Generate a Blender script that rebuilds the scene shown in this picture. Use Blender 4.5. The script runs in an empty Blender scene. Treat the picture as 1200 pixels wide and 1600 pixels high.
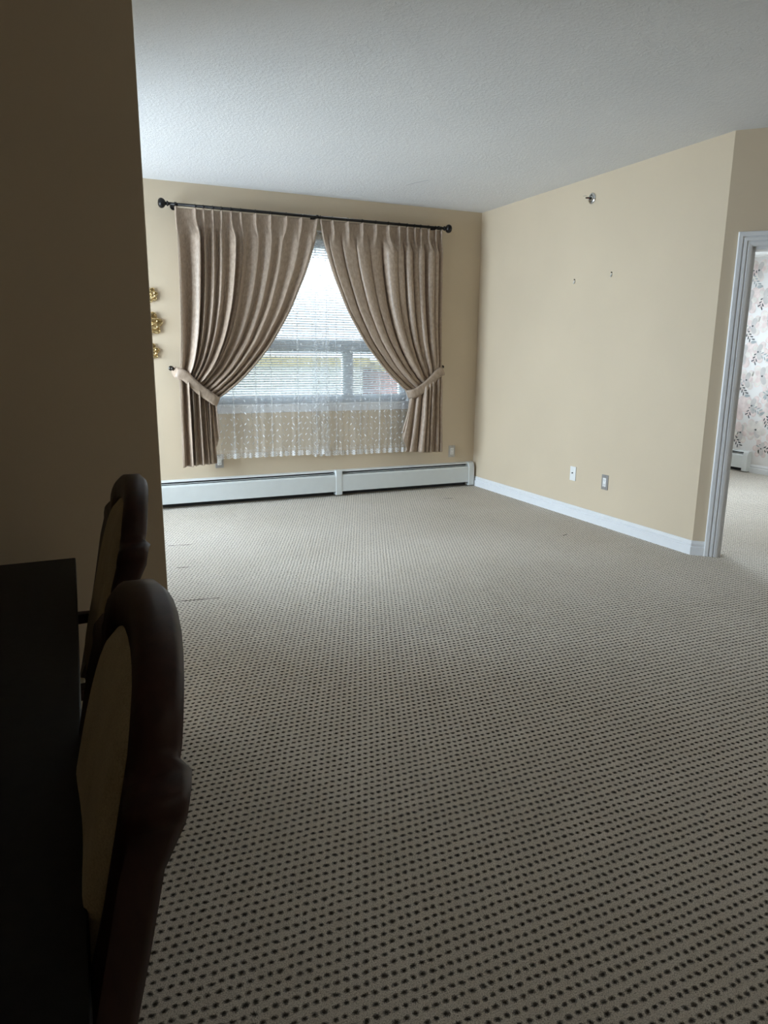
import bpy, bmesh, math, random
from math import sin, cos, pi, sqrt, exp
from mathutils import Vector, Matrix

random.seed(7)
sc = bpy.context.scene
COL = sc.collection

# ---------------------------------------------------------------- camera
CAM_H = 1.32
cd = bpy.data.cameras.new('camera')
cam = bpy.data.objects.new('camera', cd); COL.objects.link(cam)
cr = Vector((0.91141177, -0.41141444, 0.00816911))
cu = Vector((0.0820912, 0.20123924, 0.97609621))
cf = Vector((0.40322402, 0.88895496, -0.21718532))
m = Matrix((cr, cu, -cf)).transposed().to_4x4()
m.translation = Vector((0, 0, CAM_H))
cam.matrix_world = m
cd.sensor_fit = 'VERTICAL'; cd.sensor_height = 24.0; cd.sensor_width = 18.0
cd.lens = 1108.18 * 24 / 1600
cd.clip_start = 0.02
sc.camera = cam

# ---------------------------------------------------------------- view, world, daylight
vs = sc.view_settings
vs.view_transform = 'Standard'; vs.look = 'None'; vs.gamma = 1; vs.use_curve_mapping = False
vs.exposure = 0.62
try:
    sc.cycles.use_denoising = True
    sc.cycles.max_bounces = 12; sc.cycles.diffuse_bounces = 8
    sc.cycles.transparent_max_bounces = 24
    sc.cycles.sample_clamp_indirect = 6.0
except Exception:
    pass

world = bpy.data.worlds.new('sky'); sc.world = world; world.use_nodes = True
wn = world.node_tree; wn.nodes.clear()
wo = wn.nodes.new('ShaderNodeOutputWorld'); bg = wn.nodes.new('ShaderNodeBackground')
bg.inputs['Color'].default_value = (0.78, 0.88, 1.0, 1); bg.inputs['Strength'].default_value = 2.5
wn.links.new(bg.outputs[0], wo.inputs[0])

def area(name, loc, target, sx, sy, power, color, spread=180):
    l = bpy.data.lights.new(name, 'AREA'); l.shape = 'RECTANGLE'; l.size = sx; l.size_y = sy
    l.energy = power; l.color = color; l.spread = math.radians(spread)
    o = bpy.data.objects.new(name, l); COL.objects.link(o)
    o.location = loc
    o.rotation_euler = (Vector(target) - Vector(loc)).to_track_quat('-Z', 'Y').to_euler()
    return o
# daylight falling in through the balcony door on the left, the window and the bedroom window
area('balcony_daylight', (-1.75, 5.35, 1.60), (1.0, 5.85, 0.85), 1.9, 2.0, 265, (0.74, 0.855, 1.0))
area('window_daylight', (2.13, 7.3, 3.35), (2.13, 6.2, 1.55), 2.6, 1.3, 1000, (0.84, 0.92, 1.0))
area('bedroom_daylight', (5.8, 7.3, 1.6), (6.2, 6.0, 1.3), 2.2, 1.4, 170, (0.78, 0.88, 1.0))
# weak warm fill added behind the camera to lift the dim dining area
area('rear_fill_light', (1.9, -1.6, 2.45), (1.2, 1.5, 0.6), 0.5, 0.5, 1.5, (1.0, 0.86, 0.68))

# ---------------------------------------------------------------- measures of the room
YB = 6.261; XR = 3.849; H = 2.655; YN = 3.394
YP = 2.35; XP = 0.276            # the partition beside the dining table
YC = YB - 0.12                   # plane of curtain rod

# ---------------------------------------------------------------- material helpers
def new_mat(name):
    mt = bpy.data.materials.new(name); mt.use_nodes = True
    nt = mt.node_tree; nt.nodes.clear()
    out = nt.nodes.new('ShaderNodeOutputMaterial')
    return mt, nt, out
class N:
    """tiny helper for node maths"""
    def __init__(s, nt): s.nt = nt
    def node(s, t, **k):
        n = s.nt.nodes.new(t)
        for a, b in k.items(): setattr(n, a, b)
        return n
    def link(s, a, b): s.nt.links.new(a, b)
    def m(s, op, a, b=None, c=None, clamp=False):
        n = s.nt.nodes.new('ShaderNodeMath'); n.operation = op; n.use_clamp = clamp
        for i, v in enumerate((a, b, c)):
            if v is None: continue
            if isinstance(v, (int, float)): n.inputs[i].default_value = v
            else: s.nt.links.new(v, n.inputs[i])
        return n.outputs[0]
    def noise(s, vec, scale, detail=2, rough=0.5):
        n = s.nt.nodes.new('ShaderNodeTexNoise'); n.inputs['Scale'].default_value = scale
        n.inputs['Detail'].default_value = detail; n.inputs['Roughness'].default_value = rough
        if vec is not None: s.link(vec, n.inputs['Vector'])
        return n.outputs['Fac']
    def ramp(s, fac, stops):
        n = s.nt.nodes.new('ShaderNodeValToRGB'); e = n.color_ramp.elements
        while len(e) < len(stops): e.new(0.5)
        for i, (p, c) in enumerate(stops):
            e[i].position = p; e[i].color = c if len(c) == 4 else (*c, 1)
        s.link(fac, n.inputs[0]); return n.outputs[0]
    def mix(s, fac, a, b):
        n = s.nt.nodes.new('ShaderNodeMix'); n.data_type = 'RGBA'
        for i, v in ((0, fac), (6, a), (7, b)):
            if isinstance(v, (int, float)): n.inputs[i].default_value = v
            elif isinstance(v, tuple): n.inputs[i].default_value = v if len(v) == 4 else (*v, 1)
            else: s.link(v, n.inputs[i])
        return n.outputs[2]
    def sstep(s, v, lo, hi):
        n = s.nt.nodes.new('ShaderNodeMapRange'); n.interpolation_type = 'SMOOTHSTEP'
        s.link(v, n.inputs[0]); n.inputs[1].default_value = lo; n.inputs[2].default_value = hi
        return n.outputs[0]
    def bump(s, h, strength, dist):
        n = s.nt.nodes.new('ShaderNodeBump'); n.inputs['Strength'].default_value = strength
        n.inputs['Distance'].default_value = dist; s.link(h, n.inputs['Height']); return n.outputs[0]
    def pos(s):
        g = s.nt.nodes.new('ShaderNodeNewGeometry'); return g.outputs['Position']
    def obj(s):
        g = s.nt.nodes.new('ShaderNodeTexCoord'); return g.outputs['Object']
    def uv(s):
        g = s.nt.nodes.new('ShaderNodeTexCoord'); return g.outputs['UV']
    def xyz(s, v):
        n = s.nt.nodes.new('ShaderNodeSeparateXYZ'); s.link(v, n.inputs[0]); return n.outputs
    def principled(s, out, color, rough=0.5, metal=0, normal=None, spec=0.5, sheen=0):
        p = s.nt.nodes.new('ShaderNodeBsdfPrincipled')
        if isinstance(color, tuple): p.inputs['Base Color'].default_value = (*color[:3], 1)
        else: s.link(color, p.inputs['Base Color'])
        if isinstance(rough, (int, float)): p.inputs['Roughness'].default_value = rough
        else: s.link(rough, p.inputs['Roughness'])
        p.inputs['Metallic'].default_value = metal
        p.inputs['Specular IOR Level'].default_value = spec
        p.inputs['Sheen Weight'].default_value = sheen
        if normal is not None: s.link(normal, p.inputs['Normal'])
        if out is not None: s.link(p.outputs[0], out.inputs[0])
        return p

def simple(name, col, rough=0.5, metal=0, spec=0.5, var=0.06, scale=12, bump=0.0, bscale=80):
    mt, nt, out = new_mat(name); n = N(nt)
    f = n.noise(n.obj(), scale, 3)
    a = tuple(c * (1 - var) for c in col); b = tuple(min(1, c * (1 + var)) for c in col)
    c = n.ramp(f, [(0.3, a), (0.7, b)])
    nm = n.bump(n.noise(n.obj(), bscale, 3), bump, 0.002) if bump else None
    n.principled(out, c, rough, metal, nm, spec)
    return mt

M = {}
def wall_paint(name, col):
    mt, nt, out = new_mat(name); n = N(nt); p = n.pos()
    c = n.ramp(n.noise(p, 1.3, 3), [(0.3, tuple(x * 0.97 for x in col)), (0.7, tuple(min(1, x * 1.03) for x in col))])
    nm = n.bump(n.noise(p, 140, 3), 0.12, 0.002)
    n.principled(out, c, 0.62, 0, nm, 0.35)
    return mt
M['wall'] = wall_paint('beige_wall_paint', (0.60, 0.50, 0.365))
M['bedwall'] = wall_paint('bedroom_wall_paint', (0.66, 0.62, 0.57))
M['white'] = simple('white_trim_paint', (0.74, 0.75, 0.76), 0.38, var=0.02)
M['bedwhite'] = simple('white_ceiling_paint', (0.8, 0.8, 0.78), 0.7, var=0.02)
M['heater'] = simple('heater_enamel', (0.66, 0.69, 0.68), 0.36, var=0.02)
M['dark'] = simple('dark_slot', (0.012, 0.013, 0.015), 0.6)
M['fin'] = simple('aluminium_fin', (0.25, 0.25, 0.26), 0.4, 0.9)
M['iron'] = simple('black_iron', (0.012, 0.010, 0.009), 0.38, 0.4)
M['bronze'] = simple('dark_bronze', (0.05, 0.045, 0.04), 0.25, 0.9)
M['plastic'] = simple('white_plastic', (0.78, 0.78, 0.76), 0.35, var=0.01)
M['plate'] = simple('metal_outlet_plate', (0.42, 0.41, 0.40), 0.35, 0.7, var=0.03)
M['chrome'] = simple('chrome', (0.7, 0.72, 0.74), 0.15, 1.0)
M['gold'] = simple('gold_leaf_metal', (0.80, 0.62, 0.32), 0.24, 1.0, var=0.25, scale=60)

def m_ceiling():
    mt, nt, out = new_mat('stippled_ceiling'); n = N(nt); p = n.pos()
    a = n.noise(p, 130, 4, 0.6); b = n.sstep(n.noise(p, 62, 3, 0.6), 0.42, 0.66)
    h = n.m('ADD', a, n.m('MULTIPLY', b, 0.9))
    c = n.ramp(n.noise(p, 0.9, 3), [(0.3, (0.71, 0.72, 0.73)), (0.7, (0.76, 0.765, 0.77))])
    n.principled(out, c, 0.8, 0, n.bump(h, 0.30, 0.005), 0.25)
    return mt
M['ceiling'] = m_ceiling()

def m_carpet():
    mt, nt, out = new_mat('dimpled_loop_carpet'); n = N(nt); p = n.pos()
    wob = n.nt.nodes.new('ShaderNodeTexNoise'); wob.inputs['Scale'].default_value = 26; wob.inputs['Detail'].default_value = 2
    n.link(p, wob.inputs['Vector'])
    add = n.node('ShaderNodeVectorMath', operation='SUBTRACT'); n.link(wob.outputs['Color'], add.inputs[0]); add.inputs[1].default_value = (0.5, 0.5, 0.5)
    sc_ = n.node('ShaderNodeVectorMath', operation='SCALE'); n.link(add.outputs[0], sc_.inputs[0]); sc_.inputs['Scale'].default_value = 0.015
    ad2 = n.node('ShaderNodeVectorMath', operation='ADD'); n.link(p, ad2.inputs[0]); n.link(sc_.outputs[0], ad2.inputs[1])
    x, y, z = n.xyz(ad2.outputs[0])
    PX, PY = 0.0225, 0.0268
    yy = n.m('DIVIDE', y, PY); row = n.m('FLOOR', yy)
    par = n.m('FLOORED_MODULO', row, 2.0)
    xx = n.m('ADD', n.m('DIVIDE', x, PX), n.m('MULTIPLY', par, 0.5))
    fx = n.m('SUBTRACT', n.m('FRACT', xx), 0.5); fy = n.m('SUBTRACT', n.m('FRACT', yy), 0.5)
    ex = n.m('DIVIDE', fx, 0.37); ey = n.m('DIVIDE', fy, 0.25)
    d = n.m('SQRT', n.m('ADD', n.m('MULTIPLY', ex, ex), n.m('MULTIPLY', ey, ey)))
    fine = n.noise(p, 330, 4, 0.75)
    dd = n.m('ADD', d, n.m('MULTIPLY', n.m('SUBTRACT', fine, 0.5), 1.5))
    pile = n.sstep(dd, 0.25, 1.12)
    yarn = n.ramp(fine, [(0.36, (0.42, 0.37, 0.31)), (0.50, (0.80, 0.735, 0.645)), (0.64, (0.98, 0.92, 0.84))])
    big = n.ramp(n.noise(p, 1.1, 4, 0.6), [(0.3, (0.90, 0.89, 0.86)), (0.7, (1, 1, 1))])
    mul = n.node('ShaderNodeMix', data_type='RGBA', blend_type='MULTIPLY'); mul.inputs[0].default_value = 1
    n.link(yarn, mul.inputs[6]); n.link(big, mul.inputs[7])
    c = n.mix(pile, (0.065, 0.053, 0.042), mul.outputs[2])
    h = n.m('ADD', n.m('MULTIPLY', pile, 1.0), n.m('MULTIPLY', fine, 0.5))
    n.principled(out, c, 0.95, 0, n.bump(h, 1.0, 0.008), 0.1, 0.0)
    return mt
M['carpet'] = m_carpet()

def m_curtain():
    mt, nt, out = new_mat('taupe_curtain_satin'); n = N(nt); u = n.uv()
    mp = n.node('ShaderNodeMapping'); mp.inputs['Scale'].default_value = (1, 0.45, 1); n.link(u, mp.inputs[0])
    f = n.noise(mp.outputs[0], 60, 4, 0.65)
    c = n.ramp(f, [(0.35, (0.31, 0.230, 0.168)), (0.62, (0.45, 0.345, 0.258))])
    rr = n.m('ADD', n.m('MULTIPLY', f, 0.35), 0.28)
    p = n.principled(None, c, rr, 0, n.bump(n.noise(u, 160, 2), 0.15, 0.001), 0.55, 0.08)
    t = n.node('ShaderNodeBsdfTranslucent'); t.inputs[0].default_value = (0.45, 0.36, 0.27, 1)
    ms = n.node('ShaderNodeMixShader'); ms.inputs[0].default_value = 0.10
    n.link(p.outputs[0], ms.inputs[1]); n.link(t.outputs[0], ms.inputs[2]); n.link(ms.outputs[0], out.inputs[0])
    return mt
M['curtain'] = m_curtain()

def m_sheer():
    """white voile with small embroidered leaves; UV in metres, v = height above hem"""
    mt, nt, out = new_mat('embroidered_voile'); n = N(nt); x, y, z = n.xyz(n.uv())
    CX, CY = 0.050, 0.054
    row = n.m('FLOOR', n.m('DIVIDE', y, CY)); par = n.m('FLOORED_MODULO', row, 2)
    xs = n.m('ADD', n.m('DIVIDE', x, CX), n.m('MULTIPLY', par, 0.5))
    cx = n.m('FLOOR', xs)
    cmb = n.node('ShaderNodeCombineXYZ'); n.link(cx, cmb.inputs[0]); n.link(row, cmb.inputs[1])
    wnn = n.node('ShaderNodeTexWhiteNoise', noise_dimensions='2D'); n.link(cmb.outputs[0], wnn.inputs[0])
    r1, r2, r3 = n.xyz(wnn.outputs['Color'])
    fx = n.m('MULTIPLY', n.m('SUBTRACT', n.m('FRACT', xs), n.m('ADD', n.m('MULTIPLY', r1, 0.4), 0.3)), CX)
    fy = n.m('MULTIPLY', n.m('SUBTRACT', n.m('FRACT', n.m('DIVIDE', y, CY)), n.m('ADD', n.m('MULTIPLY', r2, 0.4), 0.3)), CY)
    sgn = n.m('SUBTRACT', n.m('MULTIPLY', n.m('GREATER_THAN', r3, 0.42), 2.0), 1.0)
    fxs = n.m('MULTIPLY', fx, sgn)
    a = n.m('ADD', n.m('MULTIPLY', fxs, 0.64), n.m('MULTIPLY', fy, 0.77))
    b = n.m('SUBTRACT', n.m('MULTIPLY', fy, 0.64), n.m('MULTIPLY', fxs, 0.77))
    e1 = n.m('DIVIDE', a, 0.0125); e2 = n.m('DIVIDE', b, 0.0045)
    e = n.m('ADD', n.m('MULTIPLY', e1, e1), n.m('MULTIPLY', e2, e2))
    leaf = n.m('LESS_THAN', e, 1.0)
    # thin stitched stems drifting down the cloth
    wv = n.m('ADD', x, n.m('MULTIPLY', n.m('SINE', n.m('MULTIPLY', y, 21.0)), 0.018))
    st = n.m('ABSOLUTE', n.m('SUBTRACT', n.m('FRACT', n.m('DIVIDE', wv, 0.115)), 0.5))
    stem = n.m('MULTIPLY', n.m('LESS_THAN', st, 0.012), 0.35)
    # lace border along the hem
    hx = n.m('SUBTRACT', n.m('FRACT', n.m('DIVIDE', x, 0.062)), 0.5)
    hx2 = n.m('MULTIPLY', hx, 0.062); hy = n.m('SUBTRACT', y, 0.030)
    dist = n.m('SQRT', n.m('ADD', n.m('MULTIPLY', hx2, hx2), n.m('MULTIPLY', hy, hy)))
    ang = n.m('ARCTAN2', hy, hx2)
    pet = n.m('ADD', 0.017, n.m('MULTIPLY', n.m('COSINE', n.m('MULTIPLY', ang, 6.0)), 0.006))
    flower = n.m('MULTIPLY', n.m('LESS_THAN', dist, pet), n.m('GREATER_THAN', dist, 0.0045))
    band = n.m('LESS_THAN', y, 0.012)
    holes = n.m('GREATER_THAN', n.noise(n.uv(), 190, 1), 0.55)
    up = n.m('MULTIPLY', n.m('LESS_THAN', n.m('ABSOLUTE', n.m('SUBTRACT', y, 0.066)), 0.010), n.m('LESS_THAN', n.m('ABSOLUTE', n.m('SINE', n.m('MULTIPLY', x, 420.0))), 0.45))
    lace = n.m('MAXIMUM', n.m('MAXIMUM', flower, band), n.m('MAXIMUM', n.m('MULTIPLY', up, 0.8), n.m('MULTIPLY', n.m('MULTIPLY', holes, n.m('LESS_THAN', y, 0.05)), 0.55)))
    emb = n.m('MAXIMUM', n.m('MAXIMUM', n.m('MULTIPLY', leaf, n.m('GREATER_THAN', y, 0.08)), stem), lace, clamp=True)
    fac = n.m('ADD', 0.23, n.m('MULTIPLY', emb, 0.60), clamp=True)
    tr = n.node('ShaderNodeBsdfTransparent')
    df = n.node('ShaderNodeBsdfDiffuse'); df.inputs[0].default_value = (0.88, 0.89, 0.90, 1)
    tl = n.node('ShaderNodeBsdfTranslucent'); tl.inputs[0].default_value = (0.86, 0.89, 0.92, 1)
    m1 = n.node('ShaderNodeMixShader'); n.link(n.m('SUBTRACT', 0.55, n.m('MULTIPLY', emb, 0.40)), m1.inputs[0])
    n.link(df.outputs[0], m1.inputs[1]); n.link(tl.outputs[0], m1.inputs[2])
    m2 = n.node('ShaderNodeMixShader'); n.link(fac, m2.inputs[0]); n.link(tr.outputs[0], m2.inputs[1]); n.link(m1.outputs[0], m2.inputs[2])
    n.link(m2.outputs[0], out.inputs[0])
    return mt
M['sheer'] = m_sheer()

def m_slat():
    mt, nt, out = new_mat('white_blind_slat'); n = N(nt)
    c = n.ramp(n.noise(n.obj(), 20, 2), [(0.3, (0.80, 0.81, 0.82)), (0.7, (0.86, 0.87, 0.88))])
    p = n.principled(None, c, 0.4)
    t = n.node('ShaderNodeBsdfTranslucent'); t.inputs[0].default_value = (0.78, 0.86, 0.92, 1)
    ms = n.node('ShaderNodeMixShader'); ms.inputs[0].default_value = 0.5
    n.link(p.outputs[0], ms.inputs[1]); n.link(t.outputs[0], ms.inputs[2]); n.link(ms.outputs[0], out.inputs[0])
    return mt
M['slat'] = m_slat()

def m_glass():
    mt, nt, out = new_mat('window_glass'); n = N(nt)
    t = n.node('ShaderNodeBsdfTransparent'); t.inputs[0].default_value = (0.95, 0.97, 0.97, 1)
    g = n.node('ShaderNodeBsdfGlossy'); g.inputs['Roughness'].default_value = 0.02
    f = n.node('ShaderNodeFresnel'); f.inputs[0].default_value = 1.45
    ms = n.node('ShaderNodeMixShader'); n.link(f.outputs[0], ms.inputs[0]); n.link(t.outputs[0], ms.inputs[1]); n.link(g.outputs[0], ms.inputs[2])
    n.link(ms.outputs[0], out.inputs[0]); return mt
M['glass'] = m_glass()

def m_wood(name, a, b, rough, sx=1.0):
    mt, nt, out = new_mat(name); n = N(nt)
    mp = n.node('ShaderNodeMapping'); mp.inputs['Scale'].default_value = (9 * sx, 9 * sx, 1.6); n.link(n.obj(), mp.inputs[0])
    f = n.noise(mp.outputs[0], 6, 5, 0.6)
    c = n.ramp(f, [(0.3, a), (0.7, b)])
    n.principled(out, c, rough, 0, n.bump(f, 0.08, 0.002), 0.25); return mt
M['wood'] = m_wood('dark_cherry_wood', (0.020, 0.008, 0.006), (0.045, 0.018, 0.012), 0.42)
M['table'] = m_wood('near_black_tabletop', (0.006, 0.006, 0.006), (0.011, 0.011, 0.010), 0.55)

def m_uphol():
    mt, nt, out = new_mat('olive_tan_upholstery'); n = N(nt); o = n.obj()
    w = n.noise(o, 420, 3, 0.7); g = n.noise(o, 9, 4, 0.6)
    c = n.ramp(n.m('ADD', n.m('MULTIPLY', w, 0.6), n.m('MULTIPLY', g, 0.4)), [(0.36, (0.38, 0.31, 0.19)), (0.64, (0.62, 0.53, 0.36))])
    n.principled(out, c, 0.9, 0, n.bump(w, 0.4, 0.002), 0.15, 0.1); return mt
M['uphol'] = m_uphol()
M['brick'] = simple('red_brick_facade', (0.55, 0.24, 0.19), 0.8, var=0.2, scale=30)
M['stucco'] = simple('cream_stucco_facade', (0.72, 0.69, 0.60), 0.8, var=0.06)
M['roof'] = simple('ochre_roof_edge', (0.45, 0.34, 0.12), 0.7)
M['facadeglass'] = simple('dark_window_glass', (0.08, 0.10, 0.12), 0.15)
M['grass'] = simple('lawn', (0.10, 0.16, 0.06), 0.9, var=0.3, scale=3)
M['paper'] = wall_paint('wallpaper_ground', (0.70, 0.68, 0.66))
M['petal_rose'] = simple('printed_rose_petal', (0.64, 0.53, 0.50), 0.7, var=0.12, scale=16)
M['petal_blush'] = simple('printed_blush_petal', (0.68, 0.58, 0.55), 0.7, var=0.10, scale=16)
M['petal_cream'] = simple('printed_cream_petal', (0.66, 0.62, 0.57), 0.7, var=0.10, scale=16)
M['petal_line'] = simple('printed_petal_outline', (0.50, 0.47, 0.45), 0.7, var=0.1)
M['leaf_dark'] = simple('printed_dark_leaf', (0.075, 0.08, 0.085), 0.7, var=0.3, scale=30)
M['leaf_grey'] = simple('printed_grey_leaf', (0.34, 0.37, 0.37), 0.7, var=0.15, scale=30)

# ---------------------------------------------------------------- mesh helpers
def bx(bm, x0, x1, y0, y1, z0, z1):
    vs_ = [bm.verts.new(p) for p in ((x0, y0, z0), (x1, y0, z0), (x1, y1, z0), (x0, y1, z0), (x0, y0, z1), (x1, y0, z1), (x1, y1, z1), (x0, y1, z1))]
    for f in ((0, 3, 2, 1), (4, 5, 6, 7), (0, 1, 5, 4), (1, 2, 6, 5), (2, 3, 7, 6), (3, 0, 4, 7)):
        bm.faces.new([vs_[i] for i in f])
def obj(name, bm, mat, parent=None, bevel=0, smooth=False, seg=2):
    bmesh.ops.recalc_face_normals(bm, faces=bm.faces)
    me = bpy.data.meshes.new(name); bm.to_mesh(me); bm.free()
    for mm in (mat if isinstance(mat, (list, tuple)) else [mat]): me.materials.append(mm)
    o = bpy.data.objects.new(name, me); COL.objects.link(o)
    if parent is not None: o.parent = parent
    if smooth:
        for p in me.polygons: p.use_smooth = True
    if bevel:
        b = o.modifiers.new('bevel', 'BEVEL'); b.width = bevel; b.segments = seg; b.limit_method = 'ANGLE'; b.angle_limit = math.radians(40)
        for p in me.polygons: p.use_smooth = True
        w = o.modifiers.new('wn', 'WEIGHTED_NORMAL'); w.keep_sharp = True
    return o
def box_obj(name, dims, mat, parent=None, bevel=0):
    bm = bmesh.new(); bx(bm, *dims); return obj(name, bm, mat, parent, bevel)
def tube(bm, pts, r, seg=12, cap=True):
    """sweep a circle; r a number or a list"""
    rs = r if isinstance(r, (list, tuple)) else [r] * len(pts)
    pts = [Vector(p) for p in pts]; rings = []
    up = None
    for i, p in enumerate(pts):
        t = (pts[min(i + 1, len(pts) - 1)] - pts[max(i - 1, 0)]).normalized()
        if up is None:
            up = Vector((0, 0, 1)) if abs(t.z) < 0.9 else Vector((0, 1, 0))
        a = t.cross(up).normalized(); b = a.cross(t).normalized(); up = b
        rings.append([bm.verts.new(p + (a * cos(2 * pi * k / seg) + b * sin(2 * pi * k / seg)) * rs[i]) for k in range(seg)])
    for i in range(len(rings) - 1):
        for k in range(seg):
            bm.faces.new((rings[i][k], rings[i][(k + 1) % seg], rings[i + 1][(k + 1) % seg], rings[i + 1][k]))
    if cap:
        bm.faces.new(rings[0][::-1]); bm.faces.new(rings[-1])
def extrude_poly(bm, pts, vec):
    """closed prism from a planar polygon"""
    v0 = [bm.verts.new(p) for p in pts]; v1 = [bm.verts.new(Vector(p) + Vector(vec)) for p in pts]
    bm.faces.new(v0[::-1]); bm.faces.new(v1)
    k = len(pts)
    for i in range(k): bm.faces.new((v0[i], v0[(i + 1) % k], v1[(i + 1) % k], v1[i]))
def sphere(bm, c, r, sc_=(1, 1, 1), seg=16):
    mtx = Matrix.Translation(c) @ Matrix.Diagonal((*sc_, 1))
    bmesh.ops.create_uvsphere(bm, u_segments=seg, v_segments=seg // 2, radius=r, matrix=mtx)
def empty(name, loc, rz=0):
    o = bpy.data.objects.new(name, None); COL.objects.link(o); o.location = loc; o.rotation_euler = (0, 0, rz)
    o.empty_display_size = 0.1; return o
def tag(o, label, cat, group=None, kind=None):
    o['label'] = label; o['category'] = cat
    if group: o['group'] = group
    if kind: o['kind'] = kind
    return o
def struct(o): o['kind'] = 'structure'; return o
def copy_tree(o, parent=None):
    c = o.copy(); COL.objects.link(c); c.parent = parent
    for ch in list(o.children): copy_tree(ch, c)
    return c

# ---------------------------------------------------------------- room shell
XL = -1.15                      # left wall of the living room, with the balcony door
struct(box_obj('floor', (-3.0, 7.6, -2.6, 7.2, -0.2, 0.0), M['carpet']))
bm = bmesh.new()
bx(bm, -3.0, 4.6, -2.6, 6.45, H, H + 0.15)
ceil = struct(obj('ceiling', bm, M['ceiling']))
# back wall with the window opening
LH = 2.12
B0 = Vector((-1.15, 4.20, 0)); B1 = Vector((-1.15, 6.261, 0)); BD = (B1 - B0).normalized(); BN = Vector((-BD.y, BD.x, 0)); BL = (B1 - B0).length
WX0, WX1, WZ0, WZ1 = 1.16, 3.10, 0.875, 2.30
bm = bmesh.new()
bx(bm, B1.x - 0.15, WX0, YB, YB + 0.2, 0, H); bx(bm, WX1, 4.0, YB, YB + 0.2, 0, H)
bx(bm, WX0, WX1, YB, YB + 0.2, 0, WZ0); bx(bm, WX0, WX1, YB, YB + 0.2, WZ1, H)
struct(obj('wall_back', bm, M['wall']))
# right wall
struct(box_obj('wall_right', (XR, XR + 0.12, YN, YB, 0, H), M['wall']))
# diagonal wall with the bedroom doorway
A = Vector((XR, YN, 0)); DD = Vector((1, -1, 0)).normalized(); DN = Vector((1, 1, 0)).normalized()
def diag(s0, s1, z0, z1, off0, off1, bm):
    p = [A + DD * s0 + DN * off0, A + DD * s1 + DN * off0, A + DD * s1 + DN * off1, A + DD * s0 + DN * off1]
    extrude_poly(bm, [Vector((q.x, q.y, z0)) for q in p], (0, 0, z1 - z0))
S0, S1, DH = 0.165, 0.985, 1.985
bm = bmesh.new()
diag(0.0, S0, 0, H, 0, 0.115, bm); diag(S1, 1.40, 0, H, 0, 0.115, bm); diag(S0, S1, DH, H, 0, 0.115, bm)
struct(obj('wall_diagonal', bm, M['wall']))
E1 = A + DD * 1.40
# walls that close the room out of sight
struct(box_obj('wall_side', (E1.x, E1.x + 0.12, -2.5, E1.y, 0, H), M['wall']))
struct(box_obj('wall_rear', (-2.7, E1.x, -2.62, -2.5, 0, H), M['wall']))
struct(box_obj('wall_dining', (-2.7, -2.58, -2.5, YP, 0, H), M['wall']))
struct(box_obj('wall_partition', (-2.7, XP, YP, YP + 0.12, 0, H), M['wall'], bevel=0.004))
struct(box_obj('wall_left', (XL - 0.15, XL, YP + 0.12, B0.y, 0, H), M['wall']))

# end of the left wall with the glazed balcony door, hidden behind the partition; most daylight comes through it
def bay(bm, s0, s1, z0, z1, o0, o1):
    p = [B0 + BD * s0 + BN * o0, B0 + BD * s1 + BN * o0, B0 + BD * s1 + BN * o1, B0 + BD * s0 + BN * o1]
    extrude_poly(bm, [Vector((q.x, q.y, z0)) for q in p], (0, 0, z1 - z0))
G0, G1 = 0.10, BL - 0.10
bm = bmesh.new(); bay(bm, 0, G0, 0, H, 0, 0.15); bay(bm, G1, BL, 0, H, 0, 0.15); bay(bm, G0, G1, LH, H, 0, 0.15)
struct(obj('wall_corner', bm, M['wall']))
d1 = empty('door_1', (0, 0, 0)); struct(d1)
bm = bmesh.new()
for a, b in ((G0, G0 + 0.06), (BL / 2 - 0.04, BL / 2 + 0.04), (G1 - 0.06, G1)): bay(bm, a, b, 0, LH, 0.04, 0.11)
bay(bm, G0, G1, LH - 0.06, LH, 0.04, 0.11); bay(bm, G0, G1, 0, 0.06, 0.04, 0.11)
obj('door_frame', bm, M['white'], d1)
for a, b in ((G0 + 0.06, BL / 2 - 0.04), (BL / 2 + 0.04, G1 - 0.06)):
    bm = bmesh.new(); bay(bm, a, b, 0.06, LH - 0.06, 0.07, 0.076); obj('glass_pane', bm, M['glass'], d1)

# bedroom shell
BX = 7.321; BH = 2.42
bm = bmesh.new()
NW0, NW1 = 4.7, 6.9
bx(bm, 4.0, NW0, YB + 0.5, YB + 0.65, 0, BH); bx(bm, NW1, BX, YB + 0.5, YB + 0.65, 0, BH)
bx(bm, NW0, NW1, YB + 0.5, YB + 0.65, 0, 0.85); bx(bm, NW0, NW1, YB + 0.5, YB + 0.65, 2.15, BH)
struct(obj('wall_bedroom_north', bm, M['bedwall']))
struct(box_obj('wall_bedroom_east', (BX, BX + 0.15, 2.0, YB + 0.65, 0, BH), M['paper']))
struct(box_obj('wall_bedroom_south', (E1.x + 0.12, BX, 2.0, 2.12, 0, BH), M['bedwall']))
struct(box_obj('wall_bedroom_west', (XR + 0.12, XR + 0.17, YN + 0.06, YB + 0.65, 0, BH), M['bedwall']))
bm = bmesh.new()
pts = [(XR + 0.121, YN - 0.0 + 0.05, BH), (A.x + DD.x * 1.4 + 0.13, A.y + DD.y * 1.4 + 0.05, BH), (E1.x + 0.13, 2.0, BH), (BX + 0.15, 2.0, BH), (BX + 0.15, YB + 0.65, BH), (XR + 0.121, YB + 0.65, BH)]
extrude_poly(bm, [Vector(p) for p in pts], (0, 0, 0.12))
struct(obj('ceiling_bedroom', bm, M['bedwhite']))
w2 = struct(empty('window_2', ((NW0 + NW1) / 2, YB + 0.58, 0)))
bm = bmesh.new(); hw = (NW1 - NW0) / 2
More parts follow.
